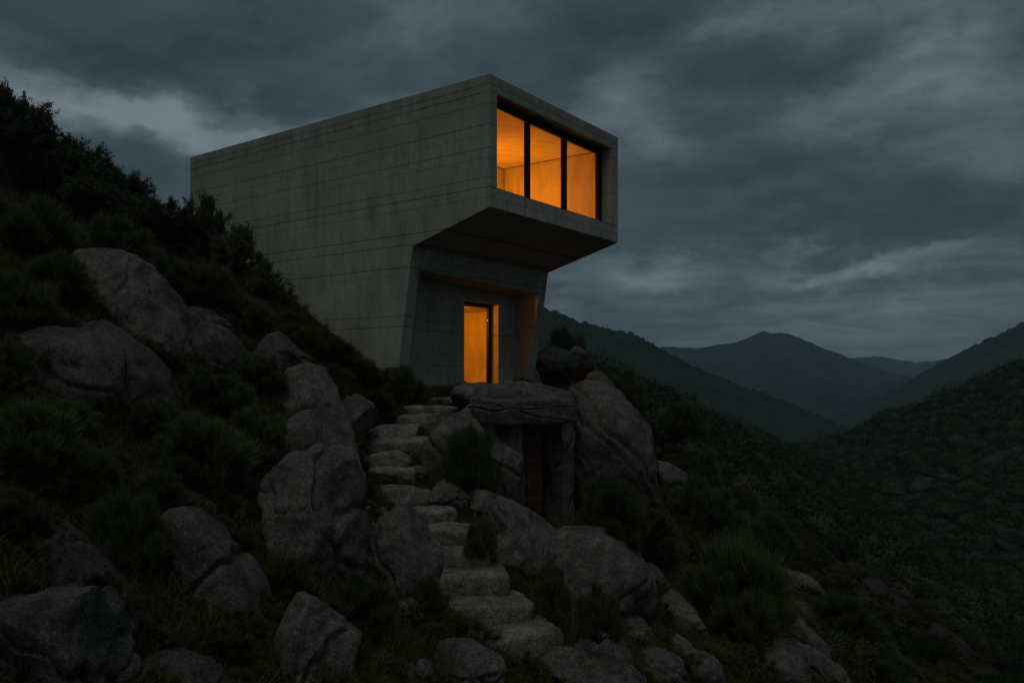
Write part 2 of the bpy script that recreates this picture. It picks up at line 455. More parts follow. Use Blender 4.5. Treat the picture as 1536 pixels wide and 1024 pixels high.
def hill(name, pts, slope, nxs, nys, amp, bump, vs, back=1.3):
    pts = sorted(pts)
    pxs = np.linspace(pts[0][0], pts[-1][0], nxs)
    py = np.interp(pxs, [p[0] for p in pts], [p[1] for p in pts])
    py = py+2.4*fbm(np.stack([pxs/9, pxs*0, pxs*0+nxs], 1), 4, .6)
    Yr = np.interp(pxs, [p[0] for p in pts], [p[2] for p in pts])
    Xr = (pxs-HX)/F*Yr; Zr = (HY-py)/F*Yr
    W = (Zr.max()+78)/slope*1.08
    v = np.linspace(-1, .8, nys); v = np.sign(v)*np.abs(v)**1.25
    VV, XX = np.meshgrid(v, np.arange(nxs), indexing='ij')
    Yg = Yr[None, :]+VV*W
    Xg = Xr[None, :]*(1+VV*W/Yr[None, :]*.35)
    P = np.stack([Xg.ravel()/amp/9, Yg.ravel()/amp/9, 0*Xg.ravel()], 1)
    prof = np.where(VV < 0, VV*W*slope, -VV*W*back)
    rid = fbm(P, 5, .5, True).reshape(Xg.shape)
    Zg = Zr[None, :]+prof+(rid-.35)*amp*2.2*np.minimum(1, np.abs(VV)*4)**1.6
    P2 = np.stack([Xg.ravel()/vs, Yg.ravel()/vs, 0*Xg.ravel()], 1)
    Zg = Zg+bump*fbm(P2, 3).reshape(Xg.shape)*1.6
    Zg = np.maximum(Zg, -76)
    id_ = np.arange(nxs*nys).reshape(nys, nxs)
    Fq = np.stack([id_[:-1, :-1].ravel(), id_[:-1, 1:].ravel(), id_[1:, 1:].ravel(), id_[1:, :-1].ravel()], 1)
    mt = make_hillmat(name+'_scrub', (.014, .024, .016), (.034, .046, .028), vs*.55)
    o = link(name, mesh_np(name, np.stack([Xg.ravel(), Yg.ravel(), Zg.ravel()], 1), Fq, True, [mt]))
    tag(o, kind='structure')
hill('hill', [(500, 440, 430), (620, 432, 430), (720, 442, 440), (790, 456, 445), (830, 466, 450), (870, 482, 455), (905, 491, 460), (930, 496, 463), (960, 505, 468), (1000, 528, 475), (1040, 550, 485),
     (1100, 573, 500), (1150, 591, 515), (1200, 610, 530), (1250, 631, 550), (1300, 655, 570), (1340, 685, 590)], .42, 700, 280, 8, 1.9, 4.0)
hill('hill', [(1100, 690, 1000), (1150, 668, 980), (1200, 646, 950), (1250, 626, 930), (1300, 603, 900), (1350, 578, 880), (1380, 560, 860), (1400, 549, 850), (1450, 523, 830), (1500, 500, 810),
     (1536, 483, 800), (1620, 455, 790), (1750, 430, 780)], .40, 560, 240, 11, 1.8, 6.0)
hill('hill', [(1020, 625, 1150), (1100, 604, 1150), (1160, 592, 1150), (1200, 584, 1150), (1240, 579, 1150), (1290, 579, 1150), (1330, 573, 1160), (1400, 560, 1180), (1500, 560, 1200)], .35, 300, 120, 14, 5, 14.0)
hill('mountain', [(700, 535, 1500), (860, 525, 1500), (960, 521, 1500), (1005, 520, 1500), (1050, 522, 1500), (1082, 516, 1500), (1105, 513, 1500), (1120, 507, 1500), (1134, 501, 1500), (1143, 496.5, 1500), (1150, 498.5, 1500), (1160, 499.5, 1500), (1170, 498.5, 1500), (1182, 500.5, 1500), (1192, 503, 1500), (1200, 508, 1500), (1210, 511, 1500),
     (1240, 524, 1500), (1262, 531, 1500), (1275, 537, 1500), (1310, 550, 1500), (1350, 562, 1500), (1420, 575, 1500)], .38, 520, 180, 16, 1.2, 14.0)
hill('mountain', [(1150, 550, 2300), (1240, 543, 2300), (1285, 536, 2300), (1320, 534, 2300), (1350, 540, 2300), (1375, 543, 2300), (1400, 541, 2300), (1450, 533, 2300), (1600, 520, 2300)], .35, 300, 100, 18, 1.5, 20.0)

# ------------------------------------------------------------------ house
import bmesh
def prism(name, poly, s0, s1, mats, axis_='x'):
    """poly in (t,z); extruded along local x (s)"""
    bm = bmesh.new()
    a = [bm.verts.new((s0, p[0], p[1])) for p in poly]
    c = [bm.verts.new((s1, p[0], p[1])) for p in poly]
    bm.faces.new(a); bm.faces.new(c[::-1])
    n = len(poly)
    for i in range(n): bm.faces.new((a[i], c[i], c[(i+1) % n], a[(i+1) % n]))
    bmesh.ops.recalc_face_normals(bm, faces=bm.faces)
    me = bpy.data.meshes.new(name); bm.to_mesh(me); bm.free()
    for m_ in mats: me.materials.append(m_)
    return me
def boxme(name, boxes, mats, bevel=0.0):
    bm = bmesh.new()
    for (x0, x1, y0, y1, z0, z1) in boxes:
        r = bmesh.ops.create_cube(bm, size=1)
        for v in r['verts']:
            v.co = Vector((x0+(v.co.x+.5)*(x1-x0), y0+(v.co.y+.5)*(y1-y0), z0+(v.co.z+.5)*(z1-z0)))
    if bevel: bmesh.ops.bevel(bm, geom=list(bm.edges), offset=bevel, segments=1, affect='EDGES')
    me = bpy.data.meshes.new(name); bm.to_mesh(me); bm.free()
    for m_ in mats: me.materials.append(m_)
    return me
house = bpy.data.objects.new('concrete_house', None); COL.objects.link(house)
house.location = (-.546, 20, 0); house.rotation_euler = (0, 0, math.atan2(.809, .588))
tag(house, 'angular board-marked concrete house cantilevered over the boulders with glowing amber window and doorway', 'house')
body_me = prism('walls', [(0, 7.54), (0, 4.234), (2.62, 3.49), (3.60, -2.6), (12.97, -2.6), (12.97, 7.54)], 0, 6.6, [M_CONC])
bm = bmesh.new(); bm.from_mesh(body_me)
bmesh.ops.bevel(bm, geom=list(bm.edges), offset=.012, segments=1, affect='EDGES'); bm.to_mesh(body_me); bm.free()
body = bpy.data.objects.new('walls', body_me); COL.objects.link(body)
cut_defs = []
def cutter(me):
    o = bpy.data.objects.new('cut', me); COL.objects.link(o)
    md = body.modifiers.new('b', 'BOOLEAN'); md.operation = 'DIFFERENCE'; md.solver = 'EXACT'; md.object = o
    try: md.material_mode = 'TRANSFER'
    except Exception: pass
    cut_defs.append(o)
cutter(boxme('c', [(.29, 6.17, -1, .45, 4.752, 7.10)], [M_CONC]))
cutter(boxme('c', [(.26, 6.3, .44, 4.25, 4.62, 7.135)], [M_INNER]))
# niche (ceiling drops slightly to the right, as in the photo)
bm = bmesh.new()
pr = [(.39, -1, -.26), (6.22, -1, -.26), (6.22, 3.7, -.26), (.39, 3.7, -.26), (.39, -1, 2.93), (6.22, -1, 2.77), (6.22, 3.7, 2.77), (.39, 3.7, 2.93)]
vs_ = [bm.verts.new(p) for p in pr]
for f_ in ((0,1,2,3), (4,5,6,7), (0,1,5,4), (1,2,6,5), (2,3,7,6), (3,0,4,7)): bm.faces.new([vs_[i] for i in f_])
bmesh.ops.recalc_face_normals(bm, faces=bm.faces)
nm = bpy.data.meshes.new('c'); bm.to_mesh(nm); bm.free(); nm.materials.append(M_CONC)
cutter(nm)
cutter(boxme('c', [(3.50, 5.26, 3.6, 4.12, -.27, 2.40)], [M_CONC]))
cutter(boxme('c', [(2.1, 6.27, 4.11, 7.2, -.28, 2.27)], [M_INNER]))
bpy.context.view_layer.update()
dg = bpy.context.evaluated_depsgraph_get()
new = bpy.data.meshes.new_from_object(body.evaluated_get(dg))
body.modifiers.clear(); body.data = new; new.name = 'walls'
for c_ in cut_defs: bpy.data.objects.remove(c_, do_unlink=True)
body.parent = house
# window: frame, mullions, panes
fy0, fy1 = .33, .43
win = link('window', boxme('window', [(.262, 6.2, fy0, fy1, 6.935, 7.12), (.262, 6.2, fy0, fy1, 4.70, 4.86), (5.90, 6.2, fy0, fy1-.01, 4.86, 6.935), (.262, .36, fy0, fy1-.01, 4.86, 6.935),
           (.37, 5.9, fy0-.035, fy0+.03, 6.90, 6.934)], [M_FRAME]), house)
for a_, b_ in ((2.10, 2.22), (3.96, 4.10)):
    link('mullion', boxme('mullion', [(a_, b_, fy0-.012, fy1+.02, 4.862, 6.933)], [M_FRAME]), win)
for a_, b_ in ((.36, 2.10), (2.22, 3.96), (4.10, 5.90)):
    link('pane', boxme('pane', [(a_, b_, .375, .385, 4.862, 6.933)], [M_GLASS]), win)
dr = link('door', boxme('door', [(5.13, 5.259, 4.0, 4.10, -.26, 2.30), (3.502, 5.259, 4.0, 4.10, 2.30, 2.398), (3.502, 3.60, 4.0, 4.10, -.26, 2.30)], [M_FRAME]), house)
link('pane', boxme('pane', [(3.60, 5.13, 4.045, 4.055, -.26, 2.30)], [M_GLASS]), dr)
def lamp(name, loc, e, r, col=(1, .255, .002)):
    ld = bpy.data.lights.new(name, 'POINT'); ld.energy = e; ld.shadow_soft_size = r; ld.color = col
    o = bpy.data.objects.new(name, ld); COL.objects.link(o); o.parent = house; o.location = loc
lamp('room_lamp', (4.3, 3.1, 5.0), 215, .15)
lamp('entry_lamp', (3.4, 5.3, 1.95), 190, .15)

link('joint_shade_strip', boxme('joint_shade_strip', [(6.282, 6.302, .46, 4.2, 7.10, 7.137), (.3, 6.28, 4.232, 4.252, 7.10, 7.137), (6.27, 6.302, 4.21, 4.252, 4.63, 7.10)], [M_JOINT_SHADOW]), house)  # solid darker strips, the shadow of the room's joints put into their colour
# ------------------------------------------------------------------ boulders
def rock_mesh(name, ax, seed, sub=5, sq=2.4, rough=.10, cracks=3, cuts=12, m=None, crk=None, lobes=3):
    """ax: the three half-axes in metres; shape in the local frame"""
    rs = np.random.default_rng(seed)
    N, F_ = get_ico(sub)
    a = np.array(ax); r = (np.abs(N)**sq).sum(1)**(-1/sq)
    if lobes:
        ts = []
        for k in range(lobes):
            c = rs.normal(size=3); c *= rs.uniform(.22, .48)/np.linalg.norm(c); c[1] *= .5
            rr = rs.uniform(.62, .80); nc = N@c
            ts.append(nc+np.sqrt(nc**2-c@c+rr*rr))
        T = np.stack(ts); r = r*(np.log(np.exp(T*16).sum(0))/16)**.8
    P = N*r[:, None]
    lo, hi = P.min(0), P.max(0); P = (P-(lo+hi)/2)/((hi-lo)/2)
    # soft flattened faces
    for k in range(cuts):
        n_ = rs.normal(size=3); n_ /= np.linalg.norm(n_)
        h_ = rs.uniform(.66, .92); dd = P@n_
        ex = np.maximum(0, dd-h_); P -= (ex*.9)[:, None]*n_
    W = P*a
    off = rs.uniform(-50, 50, 3); s0 = a.max()
    nr = N/a; nr /= np.linalg.norm(nr, axis=1)[:, None]
    n_lo = fbm(W/s0*1.3+off, 3, .5); n_mid = fbm(W/s0*3.6+off+9, 4, .55)
    am = float(np.mean(a))
    disp = am*rough*(1.5*n_lo+.55*n_mid)
    disp += .016*fbm(W*6+off, 3, .6)+.05*fbm(W*1.9+off, 4, .55, True)*min(1, am)
    for k in range(cracks):
        if crk and k < len(crk): n_ = np.array(crk[k][0], float); o_ = crk[k][1]
        else:
            n_ = rs.normal(size=3)*np.array([1, .5, 1]); o_ = rs.uniform(-.35, .45)
        n_ /= np.linalg.norm(n_)
        dd = (P@n_-o_+.16*perlin(W/s0*2.6+off+31*k)+.03*perlin(W*4+off))*am
        wd = .016+.012*am; dep = (.06+.06*am)*rs.uniform(.7, 1.2)
        disp -= dep*np.exp(-(dd/wd)**2)*sstep(-.5, .3, perlin(W/s0*1.7+off-7*k)+.25)
        disp += dep*.55*(sstep(-.3*am, .0, dd)-.5)
    W = W+nr*disp[:, None]
    return mesh_np(name, W, F_, True, [m or M_ROCK])
ROCKS = []
def place_rock(label, cx, cy, a, b, tilt=0, emb=1, shade=None, dy=None, name='boulder', sub=5, Y=None, cat='boulder', group=None, seed=None, fwd=.10, m=None, **kw):
    Yh = Y if Y else hit(cx, cy+b*.35)
    k = Yh/F
    cen = P3(cx, cy, Yh)
    B0 = b*k; A, B = a*k*(1+.10*emb), b*k*(1+.34*emb); cen[2] -= B0*.22*emb
    D = dy if dy else max(.55*(A+B), .9*B)
    cen[1] += D*fwd
    cen[0] *= cen[1]/Yh; cen[2] *= cen[1]/Yh
    A *= cen[1]/Yh; B *= cen[1]/Yh
    seed = seed or int(cx*7+cy*13)
    me = rock_mesh(name, (A, D, B), seed, sub, m=m, **kw)
    o = link(name, me, None, cen)
    o.rotation_euler = (0, math.radians(tilt), 0)
    if name == 'boulder': ROCKS.append((cen[0], cen[1], max(A, B*.5)*abs(math.cos(math.radians(tilt)))+B*abs(math.sin(math.radians(tilt)))*.7, D))
    sh = shade or (.74 if cx > 420 or cy < 480 else .52)  # rocks low on the left are darker: vignetting put into their colour
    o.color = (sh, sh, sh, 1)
    if label: tag(o, label, cat, group)
    return o
V_ = ((.2, 0, 1), (1, 0, .1))
R = place_rock
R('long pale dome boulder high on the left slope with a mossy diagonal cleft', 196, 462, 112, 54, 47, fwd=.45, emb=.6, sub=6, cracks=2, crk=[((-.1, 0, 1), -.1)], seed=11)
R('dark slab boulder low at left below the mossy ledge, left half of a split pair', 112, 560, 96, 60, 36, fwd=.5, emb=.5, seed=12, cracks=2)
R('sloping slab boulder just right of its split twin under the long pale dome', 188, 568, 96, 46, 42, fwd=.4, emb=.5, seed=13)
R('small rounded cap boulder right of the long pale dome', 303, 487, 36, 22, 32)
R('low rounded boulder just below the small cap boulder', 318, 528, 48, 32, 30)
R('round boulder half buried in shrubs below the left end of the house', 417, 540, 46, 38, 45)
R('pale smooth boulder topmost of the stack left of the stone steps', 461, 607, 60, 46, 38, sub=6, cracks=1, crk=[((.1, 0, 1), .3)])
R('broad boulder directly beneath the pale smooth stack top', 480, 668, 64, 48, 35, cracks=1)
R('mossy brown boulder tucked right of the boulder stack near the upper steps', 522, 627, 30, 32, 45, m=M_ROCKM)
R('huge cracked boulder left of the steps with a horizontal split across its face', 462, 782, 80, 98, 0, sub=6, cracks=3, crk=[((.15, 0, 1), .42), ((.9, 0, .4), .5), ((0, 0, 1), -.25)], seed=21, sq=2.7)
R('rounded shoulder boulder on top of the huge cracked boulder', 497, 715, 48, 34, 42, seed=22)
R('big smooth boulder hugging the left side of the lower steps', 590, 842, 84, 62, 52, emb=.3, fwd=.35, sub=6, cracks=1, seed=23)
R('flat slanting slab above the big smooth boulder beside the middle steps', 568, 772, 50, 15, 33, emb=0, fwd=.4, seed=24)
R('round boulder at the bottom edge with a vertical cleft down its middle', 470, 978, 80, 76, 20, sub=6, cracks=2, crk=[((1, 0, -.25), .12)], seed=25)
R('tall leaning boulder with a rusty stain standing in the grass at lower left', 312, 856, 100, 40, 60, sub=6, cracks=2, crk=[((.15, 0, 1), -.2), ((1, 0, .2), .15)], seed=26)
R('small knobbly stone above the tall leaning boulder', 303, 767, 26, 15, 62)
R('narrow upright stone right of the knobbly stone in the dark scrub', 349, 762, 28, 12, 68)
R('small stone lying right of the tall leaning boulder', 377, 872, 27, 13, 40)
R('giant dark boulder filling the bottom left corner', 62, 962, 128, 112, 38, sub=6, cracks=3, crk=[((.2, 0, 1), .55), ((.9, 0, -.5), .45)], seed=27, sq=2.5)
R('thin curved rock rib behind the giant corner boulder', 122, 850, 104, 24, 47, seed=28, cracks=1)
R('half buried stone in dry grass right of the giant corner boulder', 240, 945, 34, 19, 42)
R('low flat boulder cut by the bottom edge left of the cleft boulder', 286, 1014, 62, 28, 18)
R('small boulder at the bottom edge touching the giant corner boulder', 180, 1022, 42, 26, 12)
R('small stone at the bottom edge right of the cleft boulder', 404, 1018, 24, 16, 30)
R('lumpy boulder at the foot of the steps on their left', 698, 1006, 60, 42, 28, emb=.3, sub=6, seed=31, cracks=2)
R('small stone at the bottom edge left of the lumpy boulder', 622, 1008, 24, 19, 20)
R('slim upright stone between shrubs left of the lowest steps', 617, 924, 36, 16, 78, emb=0)
R('broad cracked slab at the bottom edge right of the lowest step', 888, 1028, 90, 42, 14, emb=.3, sub=6, seed=32, cracks=3, cuts=8)
R('wedge boulder lying on the back of the broad cracked slab', 905, 985, 46, 22, 28, seed=33)
R('small pale boulder in tall grass right of the lowest step', 952, 944, 32, 19, 22)
R('flat boulder at the bottom edge right of the broad cracked slab', 985, 1010, 46, 24, 26)
R('rounded boulder at the bottom edge below the feathery bush', 1050, 1010, 42, 26, 36)
R('two-humped boulder left of the large feathery bush', 1028, 935, 48, 26, 58, seed=36)
R('small hump stone against the two-humped boulder', 1003, 922, 27, 15, 58)
R('little stone just below the two-humped boulder', 1022, 980, 25, 13, 50)
R('rock face showing through shade right of the big rounded boulder', 975, 868, 30, 19, 52)
R('smooth dome boulder at bottom right below the feathery bush', 1172, 1006, 52, 36, 58, seed=37)
R('long slanting boulder right of the feathery bush', 1202, 962, 54, 24, 46, seed=38)
R('dark ribbed boulder at the bottom edge furthest right of the near rocks', 1232, 1004, 60, 26, 50)
R('long pale boulder in the scrub above right of the feathery bush', 1208, 883, 40, 17, 42, seed=39)
R('small tapering boulder between the two long slanting ones at right', 1215, 924, 26, 13, 45)
# around the house and the rock-cut doorway
R('round dark boulder leaning against the right foot of the house', 836, 549, 33, 29, 60, Y=27.9, emb=.3, fwd=0, seed=41)
R('small boulder in the shrubs behind the one at the foot of the house', 867, 538, 17, 14, 45, Y=29.5)
R('egg-shaped boulder on the shoulder of the big rock right of the doorway', 900, 578, 26, 16, 45, Y=24.0, emb=.3)
R('massive rounded rock forming the right side of the rock-cut doorway', 908, 690, 74, 104, -24, Y=19.6, emb=.5, dy=2.0, fwd=.3, sub=6, seed=42, cracks=3, crk=[((1, 0, .35), .35), ((1, 0, .3), -.25)], cuts=7, sq=2.6)
R('wedge boulder low on the right flank of the massive rounded rock', 1000, 724, 38, 24, 42, seed=43)
R('tiny pale stone among shrubs on the right slope below the horizon', 1045, 697, 13, 7, 30)
R('massive upright rock forming the left side of the rock-cut doorway', 710, 692, 74, 82, 0, Y=17.5, emb=0, dy=1.5, fwd=.60, sub=6, seed=44, cracks=3, sq=4.5, cuts=4, rough=.09, lobes=0, crk=[((1, 0, .1), .55), ((.3, 0, 1), .2)])
R('flat slab stone beside the topmost step', 690, 607, 46, 10, 4, Y=20.6, fwd=.5, emb=0, sq=3.4, m=M_ROCKW, lobes=0)
R('blocky stone under the slab beside the topmost step', 684, 636, 36, 22, 8, Y=19.6, emb=0, seed=46)
R('small round stone left of the dark shrub beside the upper steps', 653, 643, 13, 14, 0, Y=18.8, emb=0)
R('capping rock laid as lintel across the rock-cut doorway', 766, 608, 91, 29, 6, Y=18.2, emb=0, dy=1.1, fwd=1.05, sub=6, seed=47, sq=3.6, cuts=2, rough=.09, lobes=0, cracks=2, crk=[((1, 0, .25), .25)], cat='lintel rock')
R('squat split boulder right of the middle steps, left half', 682, 752, 40, 28, 18, emb=0, fwd=.5, seed=48)
R('squat split boulder right of the middle steps, right half', 720, 766, 27, 34, 40, emb=0, fwd=.5, seed=49)
R('small wedge stone right of the seventh step from the bottom', 634, 712, 26, 13, 22, emb=0, fwd=.5)
R('small hump stone right of the ninth step from the bottom', 628, 685, 20, 12, 24, emb=0, fwd=.5)
R('tiny stone at the left end of the upper steps', 553, 653, 14, 9, 20)
R('long curved boulder leading down from the foot of the dark doorway', 793, 800, 72, 34, 48, sub=6, seed=51, cracks=2)
R('upright smooth boulder right of the lower steps', 782, 838, 50, 36, 62, emb=.3, fwd=.3, seed=52, cracks=1)
R('big rounded boulder in the middle foreground right of the steps', 884, 862, 86, 64, 52, sub=6, seed=53, cracks=2)
R('tiny stone in the gap below the upright smooth boulder', 831, 890, 10, 14, 0)
# outcrops on the valley sides
FAR = [(1315, 887, 24, 9, 35), (1344, 885, 22, 8, 40), (1263, 833, 24, 8, 42), (1282, 857, 20, 7, 40), (1235, 836, 18, 7, 42), (1400, 953, 24, 12, 40), (1433, 975, 20, 12, 35), (1334, 942, 34, 12, 44),
       (1350, 1005, 26, 12, 45), (1300, 960, 20, 9, 40), (1377, 734, 22, 9, -20), (1391, 727, 16, 8, -10), (1367, 753, 20, 8, -25), (1363, 672, 18, 6, -15), (1429, 616, 26, 6, -22), (1405, 634, 16, 5, -25), (1429, 722, 22, 7, 10),
       (1466, 760, 18, 8, 0), (1471, 842, 28, 9, 5), (1518, 809, 28, 16, 20), (1306, 677, 16, 5, -15), (1523, 871, 18, 9, 0), (1500, 690, 40, 10, -28), (1518, 582, 22, 7, -30), (1480, 700, 22, 7, -30), (1448, 918, 44, 14, 32), (1470, 925, 30, 12, 40), (1340, 700, 14, 5, -15), (1395, 812, 16, 7, 0), (1452, 668, 14, 6, -20)]
for i, (cx, cy, a, b, tl) in enumerate(FAR):
    near_ = hit(cx, cy)
    lo = cy > 820 and cx < 1460
    lab = ('weathered granite outcrop showing through scrub low on the near slope at right' if lo else 'small granite outcrop among scrub on the opposite valley side')
    R(lab, cx, cy-2, a, b*1.15, tl, sub=4, seed=200+i, name='outcrop', cat='outcrop', group='outcrops on the near right slope' if lo else 'outcrops on the opposite valley side', cracks=3, rough=.26, fwd=0, cuts=9, lobes=5, m=M_OUT)

# ------------------------------------------------------------------ stone steps
ordn = ['lowest', 'second', 'third', 'fourth', 'fifth', 'sixth', 'seventh', 'eighth', 'ninth', 'tenth', 'eleventh', 'twelfth', 'topmost']
looks = ['broad thick slab', 'wide thick slab', 'squared worn block', 'squared worn block', 'narrow worn block', 'narrow worn block', 'pale flat slab', 'thin pale slab', 'thin pale slab', 'worn uneven slab', 'small dark slab', 'small worn slab', 'flat broad slab']
for i, (px, py, wd, yaw, Y) in enumerate(STEPS):
    k = Y/F; hw = wd*k/2*1.24; th = (.185+.05*((i*7) % 3)/2) if i > 3 else .31; dp = .54 if i < 4 else .46
    me = rock_mesh('stone_step', (hw, dp, th), 900+i, 5, sq=9 if i < 5 else 6.5, rough=.055 if i < 5 else .09, cracks=0, cuts=0 if i < 4 else 3, m=M_ROCKW, lobes=0)
    yr = math.radians(yaw)
    p = P3(px, py, Y)
    p += np.array([-math.sin(yr)*dp, math.cos(yr)*dp, -th*.93])
    o = link('stone_step', me, None, p); o.rotation_euler = (math.radians(random.uniform(-3, 3)), math.radians(random.uniform(-3.5, 3.5)), yr+math.radians(random.uniform(-5, 5)))
    tag(o, f'{looks[i]} of rough stone, {ordn[i]} '+('' if ordn[i] in ('lowest', 'topmost') else 'from the bottom ')+'in the hillside stair', 'step', 'rough stone steps climbing to the house')

# ------------------------------------------------------------------ rock-cut doorway
dw = bpy.data.objects.new('rock_doorway', None); COL.objects.link(dw)
dY = 17.45; dwp = P3(788, 775, dY)
dw.location = dwp; dw.rotation_euler = (0, 0, math.radians(30))
tag(dw, 'narrow dark doorway cut into the rock under the house with a rust-red door', 'doorway')
HT = (775-631)/F*dY
jm = boxme('jamb', [(0, .27, 0, 1.5, 0, HT+.05)], [M_ROCK])
def rough_box(name, x0, x1, y0, y1, z0, z1, seed, m, parent, sq=12):
    me = rock_mesh(name, ((x1-x0)/2, (y1-y0)/2, (z1-z0)/2), seed, 6, sq=sq, rough=.07, cracks=2, cuts=0, m=m, lobes=0)
    o = link(name, me, parent, ((x0+x1)/2, (y0+y1)/2, (z0+z1)/2)); o.color = (.66, .66, .66, 1); return o
rough_box('jamb', 1.02, 1.30, 0, 1.4, -.8, HT+.12, 71, M_ROCK, dw)
rough_box('jamb', -.36, .02, .05, 1.4, -.8, HT+.12, 72, M_ROCK, dw)
rough_box('lintel', -.75, 1.36, -.06, 1.3, HT-.02, HT+.50, 73, M_ROCK, dw)
link('door', boxme('door', [(.02, .66, .36, .42, -.6, HT)]+[(.02, .66, .345, .359, z_, z_+.06) for z_ in (.25, 1.1, 1.85)], [M_RUST]), dw)
link('shade_panel', boxme('shade_panel', [(.0, 1.05, .92, .98, -.6, HT+.05)], [M_DARK]), dw)  # flat dark panel behind the door, the opening's shade put into its colour
bpy.data.meshes.remove(jm)

# ------------------------------------------------------------------ foliage generators
def blades(base, dirs, length, width, rs, bend=.0):
    """thin triangles"""
    n = len(base)
    up = rs.normal(size=(n, 3)); sd = np.cross(dirs, up); sd /= np.linalg.norm(sd, axis=1)[:, None]+1e-9
    L_ = length[:, None]; W_ = width[:, None]
    a = base-sd*W_*.5; b_ = base+sd*W_*.5; c = base+dirs*L_
    V_ = np.stack([a, b_, c], 1).reshape(-1, 3)
    return V_, np.arange(3*n).reshape(-1, 3)
def leaves(base, dirs, length, width, rs):
    n = len(base)
    up = rs.normal(size=(n, 3)); sd = np.cross(dirs, up); sd /= np.linalg.norm(sd, axis=1)[:, None]+1e-9
    L_ = length[:, None]; W_ = width[:, None]
    V_ = np.stack([base, base+dirs*L_*.5+sd*W_*.5, base+dirs*L_, base+dirs*L_*.5-sd*W_*.5], 1).reshape(-1, 3)
    return V_, np.arange(4*n).reshape(-1, 4)
def unit(v): return v/(np.linalg.norm(v, axis=1)[:, None]+1e-9)
def broom(seed, n=15000, rx=.62, clumps=70, wid=.010, spray=.17, up=.55):
    """dense feathery mound, height about 1, radius rx, base at the origin"""
    rs = np.random.default_rng(seed)
    d_ = unit(rs.normal(size=(clumps, 3))); d_[:, 2] = np.abs(d_[:, 2])*.95-.08
    rad = rs.uniform(.55, 1, clumps)**.5
    cen = d_*rad[:, None]*np.array([rx, rx, .72])*rs.uniform(.75, 1.08, clumps)[:, None]
    cen[:, 2] = np.maximum(cen[:, 2]+.10, .05)
    csz = rs.uniform(.6, 1.45, clumps)
    ci = rs.integers(0, clumps, n)
    o_ = unit(rs.normal(size=(n, 3)))
    outw = unit(cen*np.array([1, 1, .8])+np.array([0, 0, .12]))[ci]
    dirs = unit(o_*.75+outw*.7+np.array([0, 0, up]))
    base = cen[ci]+o_*rs.uniform(0, .11, n)[:, None]*csz[ci][:, None]
    ln = rs.uniform(.4, 1.15, n)*spray*csz[ci]
    base = base-dirs*(ln*.3)[:, None]
    return blades(base, dirs, ln, rs.uniform(.7, 1.4, n)*wid, rs), cen
def tubes(paths, name, m_, sides=5):
    Vs, Fs = [], []; o_ = 0
    for pts, rads in paths:
        pts = np.array(pts); k = len(pts)
        for i in range(k):
            tn = pts[min(i+1, k-1)]-pts[max(i-1, 0)]; tn = tn/(np.linalg.norm(tn)+1e-9)
            a = np.cross(tn, (0.3, .9, .1)); a /= np.linalg.norm(a)+1e-9; b_ = np.cross(tn, a)
            for j in range(sides):
                an = 2*PI*j/sides; Vs.append(pts[i]+(a*math.cos(an)+b_*math.sin(an))*rads[i])
        for i in range(k-1):
            for j in range(sides):
                j2 = (j+1) % sides; Fs.append((o_+i*sides+j, o_+i*sides+j2, o_+(i+1)*sides+j2, o_+(i+1)*sides+j))
        o_ += k*sides
    return mesh_np(name, Vs, Fs, True, [m_])
def broom_pair(seed, m_, **kw):
    (V_, F_), cen = broom(seed, **kw)
    rs = np.random.default_rng(seed+5)
    paths = []
    for c in cen[::4]:
        mid = c*np.array([.45, .45, .55])+rs.normal(size=3)*.03
        paths.append(([(rs.normal()*.02, rs.normal()*.02, -.08), mid, c*.95], [.014, .009, .004]))
    return mesh_np('foliage', V_, F_, False, [m_]), tubes(paths, 'stem', M_BARK, 4)
def leafy(seed, m_, twigs=8, nleaf=32, spread=.60, lw=.013, ll=.034):
    """open, twiggy rounded crown of small leaves; height about 1"""
    rs = np.random.default_rng(seed)
    paths = []; tips = []
    for i in range(18):
        az = i/18*4*PI+rs.uniform(-.3, .3); rr = rs.uniform(.05, spread)*(1 if i % 3 else .5)
        h_ = math.sqrt(max(.05, 1-(rr/.72)**2))*rs.uniform(.55, .86)
        end = np.array([math.cos(az)*rr, math.sin(az)*rr, h_]); mid = end*np.array([.5, .5, .5])+rs.normal(size=3)*.04
        paths.append(([(0, 0, -.06), mid, end], [.018, .011, .005]))
        for j in range(8):
            f_ = rs.uniform(.15, 1); st = mid*(1-f_)+end*f_
            dr_ = unit((end-mid+rs.normal(size=3)*.5)[None])[0]; dr_[2] += .12
            e2 = st+dr_*rs.uniform(.10, .24)
            paths.append(([st, (st+e2)/2+rs.normal(size=3)*.012, e2], [.006, .004, .002]))
            for k in range(twigs):
                f2 = rs.uniform(.15, 1); s2 = st*(1-f2)+e2*f2
                d2 = unit((dr_*.7+rs.normal(size=3)*.6+np.array([0, 0, .2]))[None])[0]
                tips.append((s2, d2, rs.uniform(.06, .13)))
    B, D = [], []
    for s2, d2, L_ in tips:
        f_ = rs.uniform(0, 1, nleaf)
        B.append(s2+d2*(f_*L_)[:, None]+rs.normal(size=(nleaf, 3))*.010)
        D.append(unit(d2*.6+rs.normal(size=(nleaf, 3))*.6))
    B = np.concatenate(B); D = np.concatenate(D); n = len(B)
    V_, F_ = leaves(B, D, rs.uniform(.6, 1.2, n)*ll, rs.uniform(.6, 1.2, n)*lw, rs)
    return mesh_np('foliage', V_, F_, False, [m_]), tubes(paths, 'stem', M_BARK, 4)

